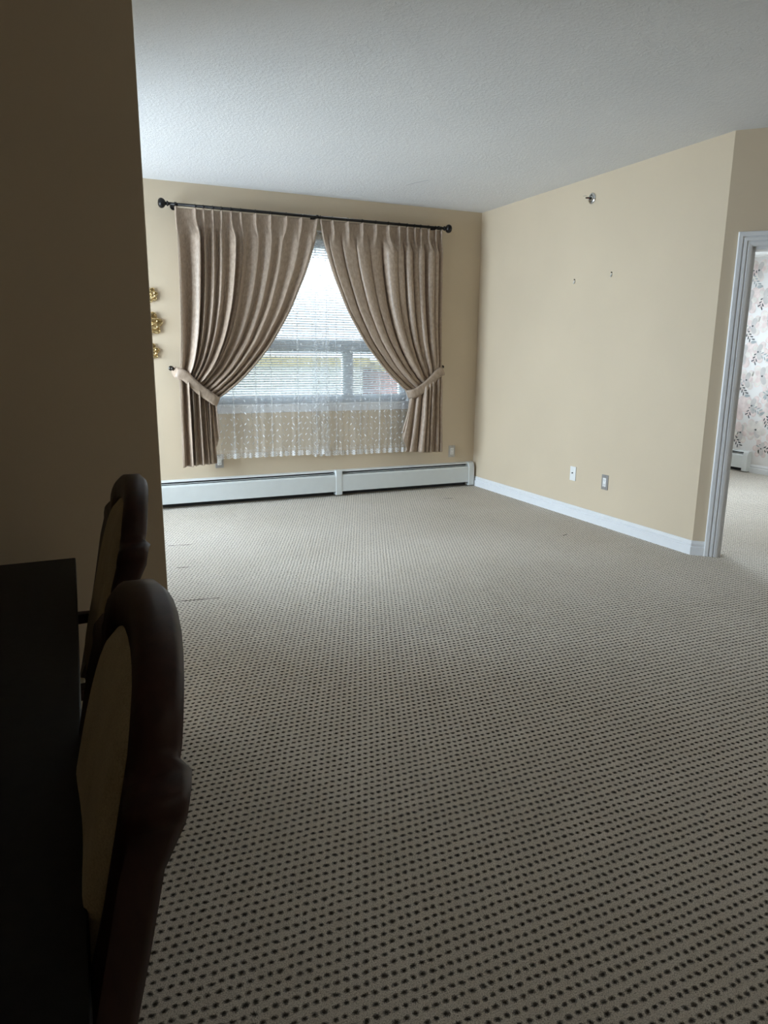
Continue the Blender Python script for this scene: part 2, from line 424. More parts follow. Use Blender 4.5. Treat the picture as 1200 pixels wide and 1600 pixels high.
for a, b in ((-hw, -hw + 0.05), (-0.03, 0.03), (hw - 0.05, hw)): bx(bm, a, b, -0.03, 0.03, 0.85, 2.15)
bx(bm, -hw, hw, -0.03, 0.03, 0.85, 0.90); bx(bm, -hw, hw, -0.03, 0.03, 2.10, 2.15)
obj('window_frame', bm, M['white'], w2)
box_obj('glass_pane', (-hw + 0.05, hw - 0.05, -0.003, 0.003, 0.90, 2.10), M['glass'], w2)

# ---- wallpaper print on the bedroom's east wall
def paper_print():
    bm = bmesh.new(); XX = BX - 0.0012
    cnt = [0]
    def blob(cy, cz, pts, mi):
        cnt[0] += 1
        x = XX - 0.00002 * cnt[0] % 0.0012 - (0.0000 if mi < 3 else 0.0008)
        vs_ = [bm.verts.new((x, cy + a, cz + b)) for a, b in pts]
        f = bm.faces.new(vs_); f.material_index = mi
    def leaf(cy, cz, L, W, ang, mi):
        pts = []
        for k in range(12):
            t = 2 * pi * k / 12; a = cos(t) * L / 2; b = sin(t) * W / 2 * (1 - 0.35 * cos(t))
            pts.append((a * cos(ang) - b * sin(ang), a * sin(ang) + b * cos(ang)))
        blob(cy, cz, pts, mi)
    def rose(cy, cz, R, mi, rnd):
        for ring, rr in ((0, 1.0), (1, 0.66), (2, 0.36)):
            np_ = (6, 5, 3)[ring]
            for k in range(np_):
                t = 2 * pi * (k + 0.5 * ring) / np_ + rnd.uniform(-.2, .2)
                q = R * rr * 0.55; s = R * (0.52, 0.40, 0.26)[ring]
                pts = []
                for j in range(14):
                    aa = 2 * pi * j / 14
                    pts.append((q * cos(t) + s * (0.8 + 0.2 * cos(2 * (aa - t))) * cos(aa), q * sin(t) + s * (0.8 + 0.2 * cos(2 * (aa - t))) * sin(aa)))
                blob(cy, cz, [(a * 1.05, b * 1.05) for a, b in pts], 3 if (ring and k % 2) else (mi + 2) % 3)
                blob(cy, cz, [(a * 0.93 + 0.03 * q * cos(t), b * 0.93 + 0.03 * q * sin(t)) for a, b in pts], (mi + ring) % 3)
        leaf(cy, cz, R * 0.22, R * 0.16, 0, 4)
        for k in range(5):
            t = 2 * pi * k / 5; leaf(cy + cos(t) * R * .22, cz + sin(t) * R * .22, R * .06, R * .04, t, 3)
    rnd = random.Random(3)
    PY, PZ = 0.60, 0.61
    for iy in range(-1, 7):
        for iz in range(-1, 5):
            oy = 2.3 + iy * PY; oz = iz * PZ + (0.30 if iy % 2 else 0) + 0.05
            r2 = random.Random(11)
            L = []
            for (dy, dz, R, mi) in ((0.12, 0.08, 0.15, 1), (0.43, 0.15, 0.13, 2), (0.27, 0.34, 0.14, 0), (0.52, 0.42, 0.12, 1), (0.03, 0.40, 0.12, 2), (0.33, 0.55, 0.10, 1)):
                L.append(('r', oy + dy, oz + dz, R, mi))
            for (dy, dz, a0) in ((0.28, 0.20, 1.2), (0.40, 0.36, 0.4), (0.15, 0.32, 2.3), (0.56, 0.30, 1.9), (0.02, 0.24, 0.9), (0.38, 0.55, 2.7), (0.18, 0.53, 0.2)):
                L.append(('s', oy + dy, oz + dz, a0))
            for it in L:
                if not (2.2 < it[1] < YB + 0.42 and 0.25 < it[2] < BH - 0.13): continue
                if it[0] == 'r': rose(it[1], it[2], it[3], it[4], r2)
                else:
                    dark = r2.random() < 0.62
                    for k in range(7):
                        t = k / 6; side = 1 if k % 2 else -1
                        cy = it[1] + cos(it[3]) * t * 0.11 + side * 0.020 * sin(it[3]); cz = it[2] + sin(it[3]) * t * 0.11 - side * 0.020 * cos(it[3])
                        leaf(cy, cz, 0.050 - 0.016 * t, 0.015, it[3] + side * 0.75, 4 if dark else 5)
                    if not dark or r2.random() < .5:
                        leaf(it[1] - 0.03, it[2] - 0.02, 0.075, 0.034, it[3] + 2.2, 5)
    me = bpy.data.meshes.new('wallpaper_print'); bm.to_mesh(me); bm.free()
    for k in ('petal_rose', 'petal_blush', 'petal_cream', 'petal_line', 'leaf_dark', 'leaf_grey'): me.materials.append(M[k])
    o = bpy.data.objects.new('wallpaper_print', me); COL.objects.link(o)
    o.parent = bpy.data.objects['wall_bedroom_east']
paper_print()

# ---------------------------------------------------------------- baseboards and door casing
def profile_strip(bm, p0, p1, nrm, prof):
    """sweep a (depth, height) profile from p0 to p1 along a wall whose face normal is nrm"""
    p0 = Vector(p0); p1 = Vector(p1); nrm = Vector(nrm)
    a = [bm.verts.new(p0 + nrm * d + Vector((0, 0, z))) for d, z in prof]
    b = [bm.verts.new(p1 + nrm * d + Vector((0, 0, z))) for d, z in prof]
    k = len(prof)
    for i in range(k): bm.faces.new((a[i], a[(i + 1) % k], b[(i + 1) % k], b[i]))
    bm.faces.new(a[::-1]); bm.faces.new(b)
BASE = [(0, 0), (0.017, 0), (0.017, 0.056), (0.009, 0.060), (0.009, 0.066), (0.014, 0.072), (0.014, 0.080), (0.007, 0.090), (0.006, 0.096), (0, 0.098)]
bm = bmesh.new(); profile_strip(bm, (XR, YN - 0.006, 0), (XR, YB - 0.02, 0), (-1, 0, 0), BASE)
struct(obj('baseboard_right', bm, M['white']))
bm = bmesh.new(); q0 = A + DD * -0.006; q1 = A + DD * 0.078
profile_strip(bm, q0, q1, -DN, BASE); struct(obj('baseboard_diagonal', bm, M['white']))
bm = bmesh.new(); profile_strip(bm, (BX, 2.2, 0), (BX, 5.74, 0), (-1, 0, 0), BASE)
struct(obj('baseboard_bedroom', bm, M['white']))
# fluted casing around the doorway (two grooves), and the jamb lining
W = 0.088
FL = [(0, 0), (0, 0.017), (0.006, 0.021), (0.026, 0.021), (0.030, 0.012), (0.034, 0.012), (0.038, 0.020), (0.052, 0.020), (0.056, 0.012), (0.060, 0.012), (0.064, 0.019), (0.080, 0.016), (0.088, 0.010), (0.088, 0)]
bm = bmesh.new()
def dpt(s, z, off): q = A + DD * s - DN * off; return Vector((q.x, q.y, z))
ring_b, ring_t, ring_r = [], [], []
for w, dth in FL:
    ring_b.append(bm.verts.new(dpt(S0 - W + w, 0, dth)))
    ring_t.append(bm.verts.new(dpt(S0 - W + w, DH + W - w, dth)))
    ring_r.append(bm.verts.new(dpt(S1 + W - w, DH + W - w, dth)))
ring_e = [bm.verts.new(dpt(S1 + W - w, 0, dth)) for w, dth in FL]
k = len(FL)
for a, b in ((ring_b, ring_t), (ring_t, ring_r), (ring_r, ring_e)):
    for i in range(k - 1): bm.faces.new((a[i], a[i + 1], b[i + 1], b[i]))
bm.faces.new(ring_b); bm.faces.new(ring_e[::-1])
struct(obj('trim_1', bm, M['white']))
bm = bmesh.new()
diag(S0, S0 + 0.018, 0, DH, 0.0, 0.115, bm); diag(S1 - 0.018, S1, 0, DH, 0.0, 0.115, bm); diag(S0, S1, DH - 0.018, DH, 0.0, 0.115, bm)
struct(obj('trim_2', bm, M['white']))

# ---------------------------------------------------------------- window in the back wall
w1 = struct(empty('window_1', ((WX0 + WX1) / 2, YB + 0.10, 0)))
cx = (WX0 + WX1) / 2; hw = (WX1 - WX0) / 2
bm = bmesh.new(); f = 0.06
bx(bm, -hw, -hw + f, -0.03, 0.05, WZ0, WZ1); bx(bm, hw - f, hw, -0.03, 0.05, WZ0, WZ1)
bx(bm, -hw, hw, -0.03, 0.05, WZ0, WZ0 + f); bx(bm, -hw, hw, -0.03, 0.05, WZ1 - f, WZ1)
obj('window_frame', bm, M['white'], w1, 0.004)
box_obj('transom_bar', (-hw + f, hw - f, -0.03, 0.05, 1.335, 1.445), M['white'], w1, 0.004)
box_obj('mullion', (0.32, 0.41, -0.03, 0.05, WZ0 + f, 1.335), M['white'], w1, 0.004)
for a, b, z0, z1 in ((-hw + f, hw - f, 1.445, WZ1 - f), (-hw + f, 0.32, WZ0 + f, 1.335), (0.41, hw - f, WZ0 + f, 1.335)):
    box_obj('glass_pane', (a, b, 0.008, 0.014, z0, z1), M['glass'], w1)
bm = bmesh.new()   # stool and apron
bx(bm, -hw - 0.04, hw + 0.04, -0.113, -0.03, WZ0 - 0.018, WZ0 + 0.002)
bx(bm, -hw - 0.01, hw + 0.01, -0.109, -0.1005, WZ0 - 0.075, WZ0 - 0.018)
obj('window_sill', bm, M['white'], w1, 0.003)
bm = bmesh.new()   # side and head linings
bx(bm, -hw - 0.0, -hw + 0.012, -0.10, -0.03, WZ0 + 0.002, WZ1); bx(bm, hw - 0.012, hw, -0.10, -0.03, WZ0 + 0.002, WZ1); bx(bm, -hw, hw, -0.10, -0.03, WZ1 - 0.012, WZ1)
obj('reveal_lining', bm, M['white'], w1)

# blind
bl = empty('horizontal_blind', (cx, YB + 0.045, WZ1 - 0.012))
tag(bl, 'white horizontal mini blind lowered over the bright window behind the lace', 'blind')
bw = hw - 0.02
box_obj('headrail', (-bw, bw, -0.02, 0.02, -0.035, 0), M['slat'], bl, 0.002)
bm = bmesh.new(); z = -0.05; TILT = math.radians(30); zend = -(WZ1 - 0.012 - WZ0 - 0.03)
nsl = 0
while z > zend:
    prev = None
    for k in range(5):
        t = k / 4 - 0.5; a = t * 0.025; crown = 0.0018 * (1 - (2 * t) ** 2)
        yy = a * cos(TILT) - crown * sin(TILT); zz = z + a * sin(TILT) + crown * cos(TILT)
        cur = [bm.verts.new((-bw + 0.004, yy, zz)), bm.verts.new((bw - 0.004, yy, zz))]
        if prev: bm.faces.new((prev[0], prev[1], cur[1], cur[0]))
        prev = cur
    z -= 0.0212; nsl += 1
obj('slats', bm, M['slat'], bl, smooth=True)
box_obj('bottom_rail', (-bw, bw, -0.013, 0.013, zend - 0.006, zend + 0.008), M['slat'], bl, 0.002)
for xx in (-0.72, -0.28, 0.02, 0.30, 0.72):
    bm = bmesh.new(); tube(bm, [(xx, -0.014, -0.03), (xx, -0.014, zend)], 0.0011, 6); obj('ladder_cord', bm, M['slat'], bl)
bm = bmesh.new(); tube(bm, [(-bw + 0.1, -0.024, -0.03), (-bw + 0.1, -0.026, -0.75)], 0.004, 8); obj('tilt_wand', bm, M['slat'], bl)

# ---------------------------------------------------------------- curtain rod
RZ = 2.462; RX0, RX1 = 0.885, 3.385
rod = empty('curtain_rod', ((RX0 + RX1) / 2, YC, RZ)); c0 = (RX0 + RX1) / 2; L = (RX1 - RX0) / 2
tag(rod, 'black iron curtain rod with ball finials running above the window', 'curtain rod')
bm = bmesh.new(); tube(bm, [(-L, 0, 0), (L, 0, 0)], 0.0115, 14); obj('pole', bm, M['iron'], rod, smooth=True)
for s in (-1, 1):
    bm = bmesh.new(); x = s * L
    prof = [(0, 0.012), (0.008, 0.020), (0.014, 0.020), (0.018, 0.013), (0.026, 0.013), (0.030, 0.022), (0.036, 0.030), (0.048, 0.037), (0.060, 0.038), (0.072, 0.033), (0.080, 0.022), (0.083, 0.006)]
    tube(bm, [(x + s * (a - 0.02), 0, 0) for a, r in prof], [r for a, r in prof], 18); obj('finial', bm, M['iron'], rod, smooth=True)
for xx in (-L + 0.07, 0.0, L - 0.07):
    bm = bmesh.new(); tube(bm, [(xx, 0, 0), (xx, 0.118, 0)], 0.007, 10)
    tube(bm, [(xx, 0.112, 0), (xx, 0.1195, 0)], 0.026, 16); tube(bm, [(xx - 0.008, 0, 0), (xx + 0.008, 0, 0)], 0.0165, 14)
    obj('bracket', bm, M['iron'], rod)
PINCH = {-1: [(p - 272) / 225 for p in (273, 302, 314, 328, 341, 356, 371, 394, 418, 444, 469, 495)],
         1: [(691 - p) / 192 for p in (690, 681, 669, 656, 646, 634, 621, 604, 584, 563, 541, 518, 500)]}
def top_x(side, u):
    return (0.948 + (2.142 - 0.948) * u) if side < 0 else (3.345 + (2.154 - 3.345) * u)
ringp = None
for side in (-1, 1):
    for pu in PINCH[side]:
        x = top_x(side, pu) - c0
        if ringp is None:
            bm = bmesh.new(); pts = [(0, 0.0155 * cos(a * pi / 8), 0.0155 * sin(a * pi / 8) - 0.002) for a in range(17)]
            tube(bm, pts, 0.0026, 8, cap=False); tube(bm, [(0, 0, -0.017), (0, -0.002, -0.030)], 0.0022, 6)
            ringp = obj('curtain_ring', bm, M['iron'], rod); ringp.location = (x, 0, 0)
        else:
            c = ringp.copy(); COL.objects.link(c); c.parent = rod; c.location = (x, 0, 0)

# ---------------------------------------------------------------- tied-back drapes
EDGE = [(0, 0), (0.12, 0.035), (0.278, 0.116), (0.509, 0.285), (0.706, 0.485), (0.866, 0.714), (0.95, 0.875), (1, 1)]
def edge(s):
    for (a, b), (c, d) in zip(EDGE, EDGE[1:]):
        if s <= c: return b + (d - b) * (s - a) / (c - a)
    return 1
def smooth_edge(s):
    return sum(edge(min(1, max(0, s + d))) * w for d, w in ((-0.05, .25), (0, .5), (0.05, .25))) if 0.05 < s < 0.95 else edge(s)
ZT = 2.445
def drape(side):
    rnd = random.Random(21 if side < 0 else 35)
    PN = PINCH[side]; NF = len(PN)
    amp = [rnd.uniform(0.75, 1.25) for _ in range(NF + 1)]
    skew = [rnd.uniform(-0.8, 0.8) for _ in range(NF + 1)]
    low = [1, 0.9, 0.35, 1.1, 0.5, 1.0, 0.4, 1.0, 0.6, 1.1, 0.5, 1.0, 0.8]
    if side < 0:
        xo, xi, zo, zi = 0.905, 1.205, 1.135, 0.925; zbot = 0.372; xbo, xbi = 0.895, 1.225
    else:
        xo, xi, zo, zi = 3.365, 3.045, 1.150, 0.955; zbot = 0.385; xbo, xbi = 3.385, 2.965
    NU = 300; NV1, NV2 = 96, 46
    def path(u, v):            # v 0..1 from rod to tie, 1..2 from tie to hem
        xt = top_x(side, u); uu = u
        xT = xo + (xi - xo) * uu ** 0.72; zTie = zo + (zi - zo) * uu
        if v <= 1:
            s = v; e = smooth_edge(s); e = e ** (1 + (1 - u) * 0.9)
            e = max(0, min(1, e))
            return xt + (xT - xt) * e, ZT + (zTie - ZT) * s
        t = v - 1
        xb = xbo + (xbi - xbo) * u ** 0.72
        ln = path_len[min(int(round(u * 40)), 40)]
        lift = min(1, max(0, (u - 0.84) / 0.14)); lift = lift * lift * (3 - 2 * lift)
        zb = zbot + 0.02 * u + lift * (0.24 if side < 0 else 0.19)
        e = t ** 1.3
        return xT + (xb - xT) * e, zTie + (zb - zTie) * t
    path_len = []
    for i in range(41):
        u = i / 40; p = None; ln = 0
        for j in range(31):
            q = Vector(path(u, j / 30))
            if p is not None: ln += (q - p).length
            p = q
        path_len.append(ln)
    us = [k / NU for k in range(NU + 1)]
    bm = bmesh.new(); uvl = bm.loops.layers.uv.new('uv'); grid = []
    def phase(u):
        if u <= PN[0]: return -(PN[0] - u) * NF
        for q in range(NF - 1):
            if u <= PN[q + 1]: return q + (u - PN[q]) / (PN[q + 1] - PN[q])
        return NF - 1 + (u - PN[-1]) * NF
    for j in range(NV1 + NV2 + 1):
        v = j / NV1 if j <= NV1 else 1 + (j - NV1) / NV2
        rowv = []
        for i, u in enumerate(us):
            x, zz = path(u, v)
            d = 1e-3
            xa, _ = path(max(0, u - d), v); xb, _ = path(min(1, u + d), v)
            ph = phase(u); k = int(ph + 0.5); k = max(0, min(k, NF - 1)); fr = ph - k     # 0 at pinch/fold crest
            gap = (PN[min(k + 1, NF - 1)] - PN[max(k - 1, 0)]) / (2 if 0 < k < NF - 1 else 1) * 1.2
            drop = (ZT - zz)
            hd = 1 - min(1, max(0, (drop - 0.070) / 0.16)) if v < 1 else 0      # header zone
            hd = hd * hd * (3 - 2 * hd)
            gather = min(1, max(0, (v - 0.10) / 0.90)) if v <= 1 else 1 - 0.45 * (v - 1)
            c = cos(2 * pi * fr)
            g1 = exp(-8.0 * (1 - c))                                    # narrow pinch in the header
            g2 = (1 - exp(-1.6 * (1 + c))) / 0.96                        # full rounded fold, narrow valley
            g = g1 * hd + g2 * (1 - hd)
            Af = min(0.085, 0.030 + gap * 0.50) if u < 0.42 or side > 0 and u < 0.5 else 0.040 + 0.012 * gather
            am = 1 + (amp[k] - 1) * (1 - abs(2 * fr)) * 1.0
            A0 = 0.034 * hd + (1 - hd) * Af * am
            if v > 0.8: A0 *= 1 - (1 - low[k]) * min(1, (v - 0.8) / 0.35) * 0.8
            A0 *= (1 - 0.42 * exp(-((v - 1) / 0.05) ** 2))
            # broad swags on the inner half
            sw = 0.010 * sin(2 * pi * (u * 2.1 + 0.35 * v) + side) * (1 - hd) * min(1, v * 2) * (1 if v < 1 else 0.3)
            y = -A0 * g + 0.012 + sw
            y += 0.003 * sin(23 * u + 9 * v) * (1 - hd)
            # folds lean over: omega shape
            lat = -sin(2 * pi * fr) * 0.16 * (1 - hd) + skew[k] * (g2 if abs(fr) < .5 else 0) * 0.30 * (1 - hd)
            pm = gap * (1 - gather) + 0.036 * gather
            edgef = min(1, min(u, 1 - u) * 12)
            x += lat * pm * edgef
            # leading edge turns back a little
            if u > 0.965: y += (u - 0.965) / 0.035 * 0.020 * (1 - hd)
            zz2 = zz
            if v > 1:                                            # hem falls in a zigzag near the leading edge
                zz2 += -0.02 * (1 - g) * max(0, u - 0.5) * (v - 1)
            if hd > 0: zz2 += -0.006 * (1 - g) * hd * (1 if j == 0 else 0.0)
            rowv.append(bm.verts.new((x, YC + y - 0.004, zz2)))
        grid.append(rowv)
    for j in range(len(grid) - 1):
        for i in range(NU):
            f = bm.faces.new((grid[j][i], grid[j][i + 1], grid[j + 1][i + 1], grid[j + 1][i]))
            for lp, (a, b) in zip(f.loops, ((i, j), (i + 1, j), (i + 1, j + 1), (i, j + 1))):
                lp[uvl].uv = (a / NU * 2.2, b / (NV1 + NV2) * 2.06)
    return bm, (xo, xi, zo, zi)
for side, lab in ((-1, 'left taupe drape swept toward the brass ornaments and tied back beside the window'), (1, 'right taupe drape swept toward the room corner and tied back beside the window')):
    lab = 'taupe pleated drape on the left half of the rod, tied back to the left' if side < 0 else 'taupe pleated drape on the right half of the rod, tied back toward the corner'
    bm, (xo, xi, zo, zi) = drape(side)
    base = empty('curtain', (top_x(side, 0.5), YC, 0.37)); tag(base, lab, 'curtain', 'drapes on the rod')
    o = obj('curtain_panel', bm, M['curtain'], base, smooth=True)
    o.location = -Vector(base.location)
    sm = o.modifiers.new('thick', 'SOLIDIFY'); sm.thickness = 0.0035
    # tieback band: a closed loop round the gathered cloth
    bm = bmesh.new(); uvl = bm.loops.layers.uv.new('uv')
    sg = 1 if side < 0 else -1
    loop = [(xo - sg * 0.034, YB - 0.050, zo + 0.040), (xo - sg * 0.026, YC - 0.005, zo + 0.030), (xo - sg * 0.008, YC - 0.044, zo + 0.018), (xo + sg * 0.05, YC - 0.056, zo - 0.005),
            (xo + sg * 0.15, YC - 0.061, zo + (zi - zo) * 0.50), (xo + sg * 0.25, YC - 0.060, zo + (zi - zo) * 0.86), (xi - sg * 0.01, YC - 0.052, zi + 0.002), (xi + sg * 0.022, YC - 0.025, zi - 0.006), (xi + sg * 0.024, YC + 0.012, zi),
            (xi, YC + 0.030, zi + 0.01), (xo + sg * 0.15, YC + 0.034, (zo + zi) / 2), (xo, YC + 0.036, zo + 0.02), (xo - sg * 0.03, YB - 0.033, zo + 0.05)]
    P_ = [Vector(p) for p in loop]; fine = []
    for i in range(len(P_) - 1):
        p0, p1, p2, p3 = P_[max(i - 1, 0)], P_[i], P_[i + 1], P_[min(i + 2, len(P_) - 1)]
        for q in range(8):
            t = q / 8
            fine.append(0.5 * ((2 * p1) + (p2 - p0) * t + (2 * p0 - 5 * p1 + 4 * p2 - p3) * t * t + (3 * p1 - p0 - 3 * p2 + p3) * t ** 3))
    fine.append(P_[-1]); rows = []
    for i, p in enumerate(fine):
        t = i / (len(fine) - 1); w = 0.043 * (0.5 + 0.5 * min(1, min(t, 1 - t) * 9))
        slope = Vector((0.45 * sg, 0, 1)).normalized()
        rows.append([bm.verts.new(p + slope * w * a + Vector((0, -0.004 * (1 - a * a), 0))) for a in (-1, -0.5, 0, 0.5, 1)])
    for i in range(len(rows) - 1):
        for a in range(4):
            f = bm.faces.new((rows[i][a], rows[i][a + 1], rows[i + 1][a + 1], rows[i + 1][a]))
            for lp, (s_, t_) in zip(f.loops, ((i, a), (i, a + 1), (i + 1, a + 1), (i + 1, a))): lp[uvl].uv = (s_ * 0.008, t_ * 0.018)
    tb = obj('tieback', bm, M['curtain'], base, smooth=True); tb.location = -Vector(base.location)
    sm = tb.modifiers.new('thick', 'SOLIDIFY'); sm.thickness = 0.004
    # metal holdback hook on the wall
    hx = xo - sg * 0.038
    hk = empty('holdback_hook', (hx, YB, zo + 0.055))
    tag(hk, 'dark metal curtain holdback on the wall left of the window' if side < 0 else 'dark metal curtain holdback on the wall right of the window', 'hook', 'curtain holdbacks')
    bm = bmesh.new(); tube(bm, [(0, 0, 0), (0, -0.006, 0)], 0.020, 16); tube(bm, [(0, -0.005, 0), (0, -0.10, 0.0)], 0.006, 10); obj('post', bm, M['bronze'], hk, smooth=True)
    bm = bmesh.new(); sphere(bm, (0, -0.105, 0), 0.015); obj('knob', bm, M['bronze'], hk, smooth=True)
    bm = bmesh.new(); tube(bm, [(0, -0.085, 0), (sg * 0.012, -0.088, -0.018), (sg * 0.035, -0.088, -0.030), (sg * 0.052, -0.088, -0.026)], 0.006, 10); obj('arm', bm, M['bronze'], hk, smooth=True)

# ---------------------------------------------------------------- lace sheers
def sheer(x0, x1, yoff, zt, zb, seed, label):
    rnd = random.Random(seed); n = 460; base = empty('sheer_curtain', ((x0 + x1) / 2, YC + yoff, zb))
    tag(base, label, 'curtain', 'lace sheers behind the drapes')
    bm = bmesh.new(); uvl = bm.loops.layers.uv.new('uv')
    ph = [rnd.uniform(0, 6.28) for _ in range(6)]
    ys = []
    def f(u, v):
        w = (x1 - x0)
        x = x0 + w * u
        k = 0.5 + 0.5 * v
        y = 0.007 * sin(2 * pi * u * 9 + ph[0]) * k + 0.005 * sin(2 * pi * u * 17.3 + ph[1]) + 0.003 * sin(2 * pi * u * 31 + ph[2]) * k
        # narrow doubled folds
        s = sum(exp(-((u - c) / 0.010) ** 2) for c in folds)
        x += 0.016 * sum((u - c) / 0.010 * exp(-((u - c) / 0.012) ** 2) * -1.9 for c in folds)
        return x, y - 0.008 * s
    folds = [(i + rnd.uniform(0.2, 0.8)) / 6 for i in range(6)]
    nv = 14; rows = []; arc = [0]
    for i in range(1, n + 1):
        a = f((i - 1) / n, 1); b = f(i / n, 1); arc.append(arc[-1] + sqrt((a[0] - b[0]) ** 2 + (a[1] - b[1]) ** 2))
    for j in range(nv + 1):
        v = j / nv; r = []
        for i in range(n + 1):
            x, y = f(i / n, v); z = zt + (zb - zt) * v
            if j == nv: z += 0.014 * (1 - abs(sin(pi * arc[i] / 0.062)))
            r.append((bm.verts.new((x, YC + yoff + y, z)), (arc[i], z - zb)))
        rows.append(r)
    for j in range(nv):
        for i in range(n):
            q = (rows[j][i], rows[j][i + 1], rows[j + 1][i + 1], rows[j + 1][i])
            fc = bm.faces.new([a[0] for a in q])
            for lp, a in zip(fc.loops, q): lp[uvl].uv = a[1]
    o = obj('lace_panel', bm, M['sheer'], base, smooth=True); o.location = -Vector(base.location)
    bm = bmesh.new(); tube(bm, [(x0 - (x0 + x1) / 2, 0, zt - zb), (x1 - (x0 + x1) / 2, 0, zt - zb)], 0.006, 8); obj('heading_rod', bm, M['plastic'], base)
sheer(1.02, 2.26, 0.060, 2.36, 0.408, 4, 'white leaf embroidered lace sheer hanging over the left part of the window')
sheer(2.10, 3.22, 0.090, 2.36, 0.385, 9, 'white leaf embroidered lace sheer hanging over the right part of the window')

# ---------------------------------------------------------------- hydronic baseboard heaters
def heater(name, length, label, group, joints=(), ends=(True, True)):
    """runs along local +x from 0, back at y=0, front toward -y"""
    base = empty(name, (0, 0, 0)); tag(base, label, 'heater', group)
    D, HH = 0.072, 0.245
    bm = bmesh.new()   # back plate and curved top
    prof = [(0, 0.03), (0, HH), (0.030, HH), (0.046, HH - 0.006), (0.050, HH - 0.014), (0.040, HH - 0.016), (0.028, HH - 0.010), (0.004, HH - 0.008), (0.004, 0.03)]
    a = [bm.verts.new((0, -d, z)) for d, z in prof]; b = [bm.verts.new((length, -d, z)) for d, z in prof]
    for i in range(len(prof)): bm.faces.new((a[i], a[(i + 1) % len(prof)], b[(i + 1) % len(prof)], b[i]))
    bm.faces.new(a[::-1]); bm.faces.new(b); obj('back_panel', bm, M['heater'], base)
    bm = bmesh.new()   # front cover, set below the slot
    prof = [(0.064, 0.050), (D, 0.046), (D, 0.190), (0.066, 0.204), (0.058, 0.207), (0.058, 0.203), (0.064, 0.198), (0.068, 0.188), (0.068, 0.052)]
    a = [bm.verts.new((0, -d, z)) for d, z in prof]; b = [bm.verts.new((length, -d, z)) for d, z in prof]
    for i in range(len(prof)): bm.faces.new((a[i], a[(i + 1) % len(prof)], b[(i + 1) % len(prof)], b[i]))
    bm.faces.new(a[::-1]); bm.faces.new(b); obj('front_cover', bm, M['heater'], base)
    box_obj('damper', (0.03, length - 0.03, -0.054, -0.030, 0.2135, 0.2165), M['heater'], base)
    bm = bmesh.new(); bx(bm, 0.01, length - 0.01, -0.060, -0.006, 0.095, 0.175)
    obj('heating_element', bm, M['dark'], base)
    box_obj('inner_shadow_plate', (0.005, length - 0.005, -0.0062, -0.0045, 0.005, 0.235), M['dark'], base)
    for j in joints:
        box_obj('joint_cover', (j - 0.033, j + 0.033, -D - 0.003, -0.001, 0.012, HH + 0.003), M['heater'], base, 0.006)
    for k, e in enumerate(ends):
        if e:
            x0 = -0.004 if k == 0 else length - 0.062
            bm = bmesh.new()
            pr = [(0, 0.010), (D + 0.003, 0.010), (D + 0.003, 0.196), (0.060, HH - 0.008), (0.040, HH + 0.003), (0, HH + 0.003)]
            extrude_poly(bm, [Vector((x0, -d, z)) for d, z in pr], (0.066, 0, 0)); obj('end_cap', bm, M['heater'], base, 0.004)
    return base
HX = 0.30
h1 = heater('baseboard_heater', XR - 0.03 - HX, 'long off-white metal baseboard heater under the curtained window', None, joints=(2.34 - HX,), ends=(True, True))
h1.location = (HX, YB, 0)
h2 = heater('baseboard_heater', 0.92, 'short white baseboard heater by the floral wallpaper beyond the doorway', None, ends=(True, True))
h2.rotation_euler = (0, 0, -pi / 2); h2.location = (BX, 5.74 + 0.92, 0)

# ---------------------------------------------------------------- outlets, coax plate, sprinkler, anchors
def outlet(label, decora=True, metal=True):
    """flat against y=0, facing -y"""
    base = empty('outlet', (0, 0, 0)); tag(base, label, 'outlet', 'wall outlets')
    box_obj('cover_plate', (-0.036, 0.036, -0.006, 0, -0.059, 0.059), M['plate'], base, 0.002)
    bm = bmesh.new(); bx(bm, -0.018, 0.018, -0.009, -0.0055, -0.034, 0.034); rc = obj('receptacle', bm, M['plastic'], base, 0.001)
    bm = bmesh.new()
    for zz in (-0.018, 0.018):
        for xx in (-0.0065, 0.0065): bx(bm, xx - 0.001, xx + 0.001, -0.0096, -0.0088, zz - 0.004, zz + 0.005)
        tube(bm, [(0, -0.0088, zz - 0.010), (0, -0.0096, zz - 0.010)], 0.0022, 8)
    obj('slots', bm, M['dark'], rc)
    for zz in (-0.048, 0.048):
        bm = bmesh.new(); tube(bm, [(0, -0.0055, zz), (0, -0.0075, zz)], 0.003, 8); obj('screw', bm, M['chrome'], base)
    return base
o1 = outlet('metal outlet plate below the left drape, just above the heater'); o1.location = (1.238, YB, 0.385)
o2 = copy_tree(o1); o2['label'] = 'metal outlet plate right of the right drape, above the heater'; o2.location = (3.590, YB, 0.362)
o3 = copy_tree(o1); o3['label'] = 'metal outlet plate low on the right wall nearer the doorway'; o3.location = (XR, 4.285, 0.352); o3.rotation_euler = (0, 0, -pi / 2)
cp = empty('cable_plate', (XR, 4.672, 0.362), -pi / 2)
tag(cp, 'white cable plate with a small dark jack low on the right wall', 'wall plate')
box_obj('cover_plate', (-0.036, 0.036, -0.006, 0, -0.059, 0.059), M['plastic'], cp, 0.002)
bm = bmesh.new(); tube(bm, [(0, -0.005, 0.006), (0, -0.016, 0.006)], 0.005, 10); obj('jack', bm, M['dark'], cp)
bm = bmesh.new(); bx(bm, -0.02, 0.02, -0.032, -0.0065, 0.012, 0.044); o = obj('plug_adapter', bm, M['plastic'], None, 0.003)
o.location = (1.238, YB - 0.0035, 0.385); tag(o, 'small white plug-in adapter in the outlet under the left drape', 'plug')

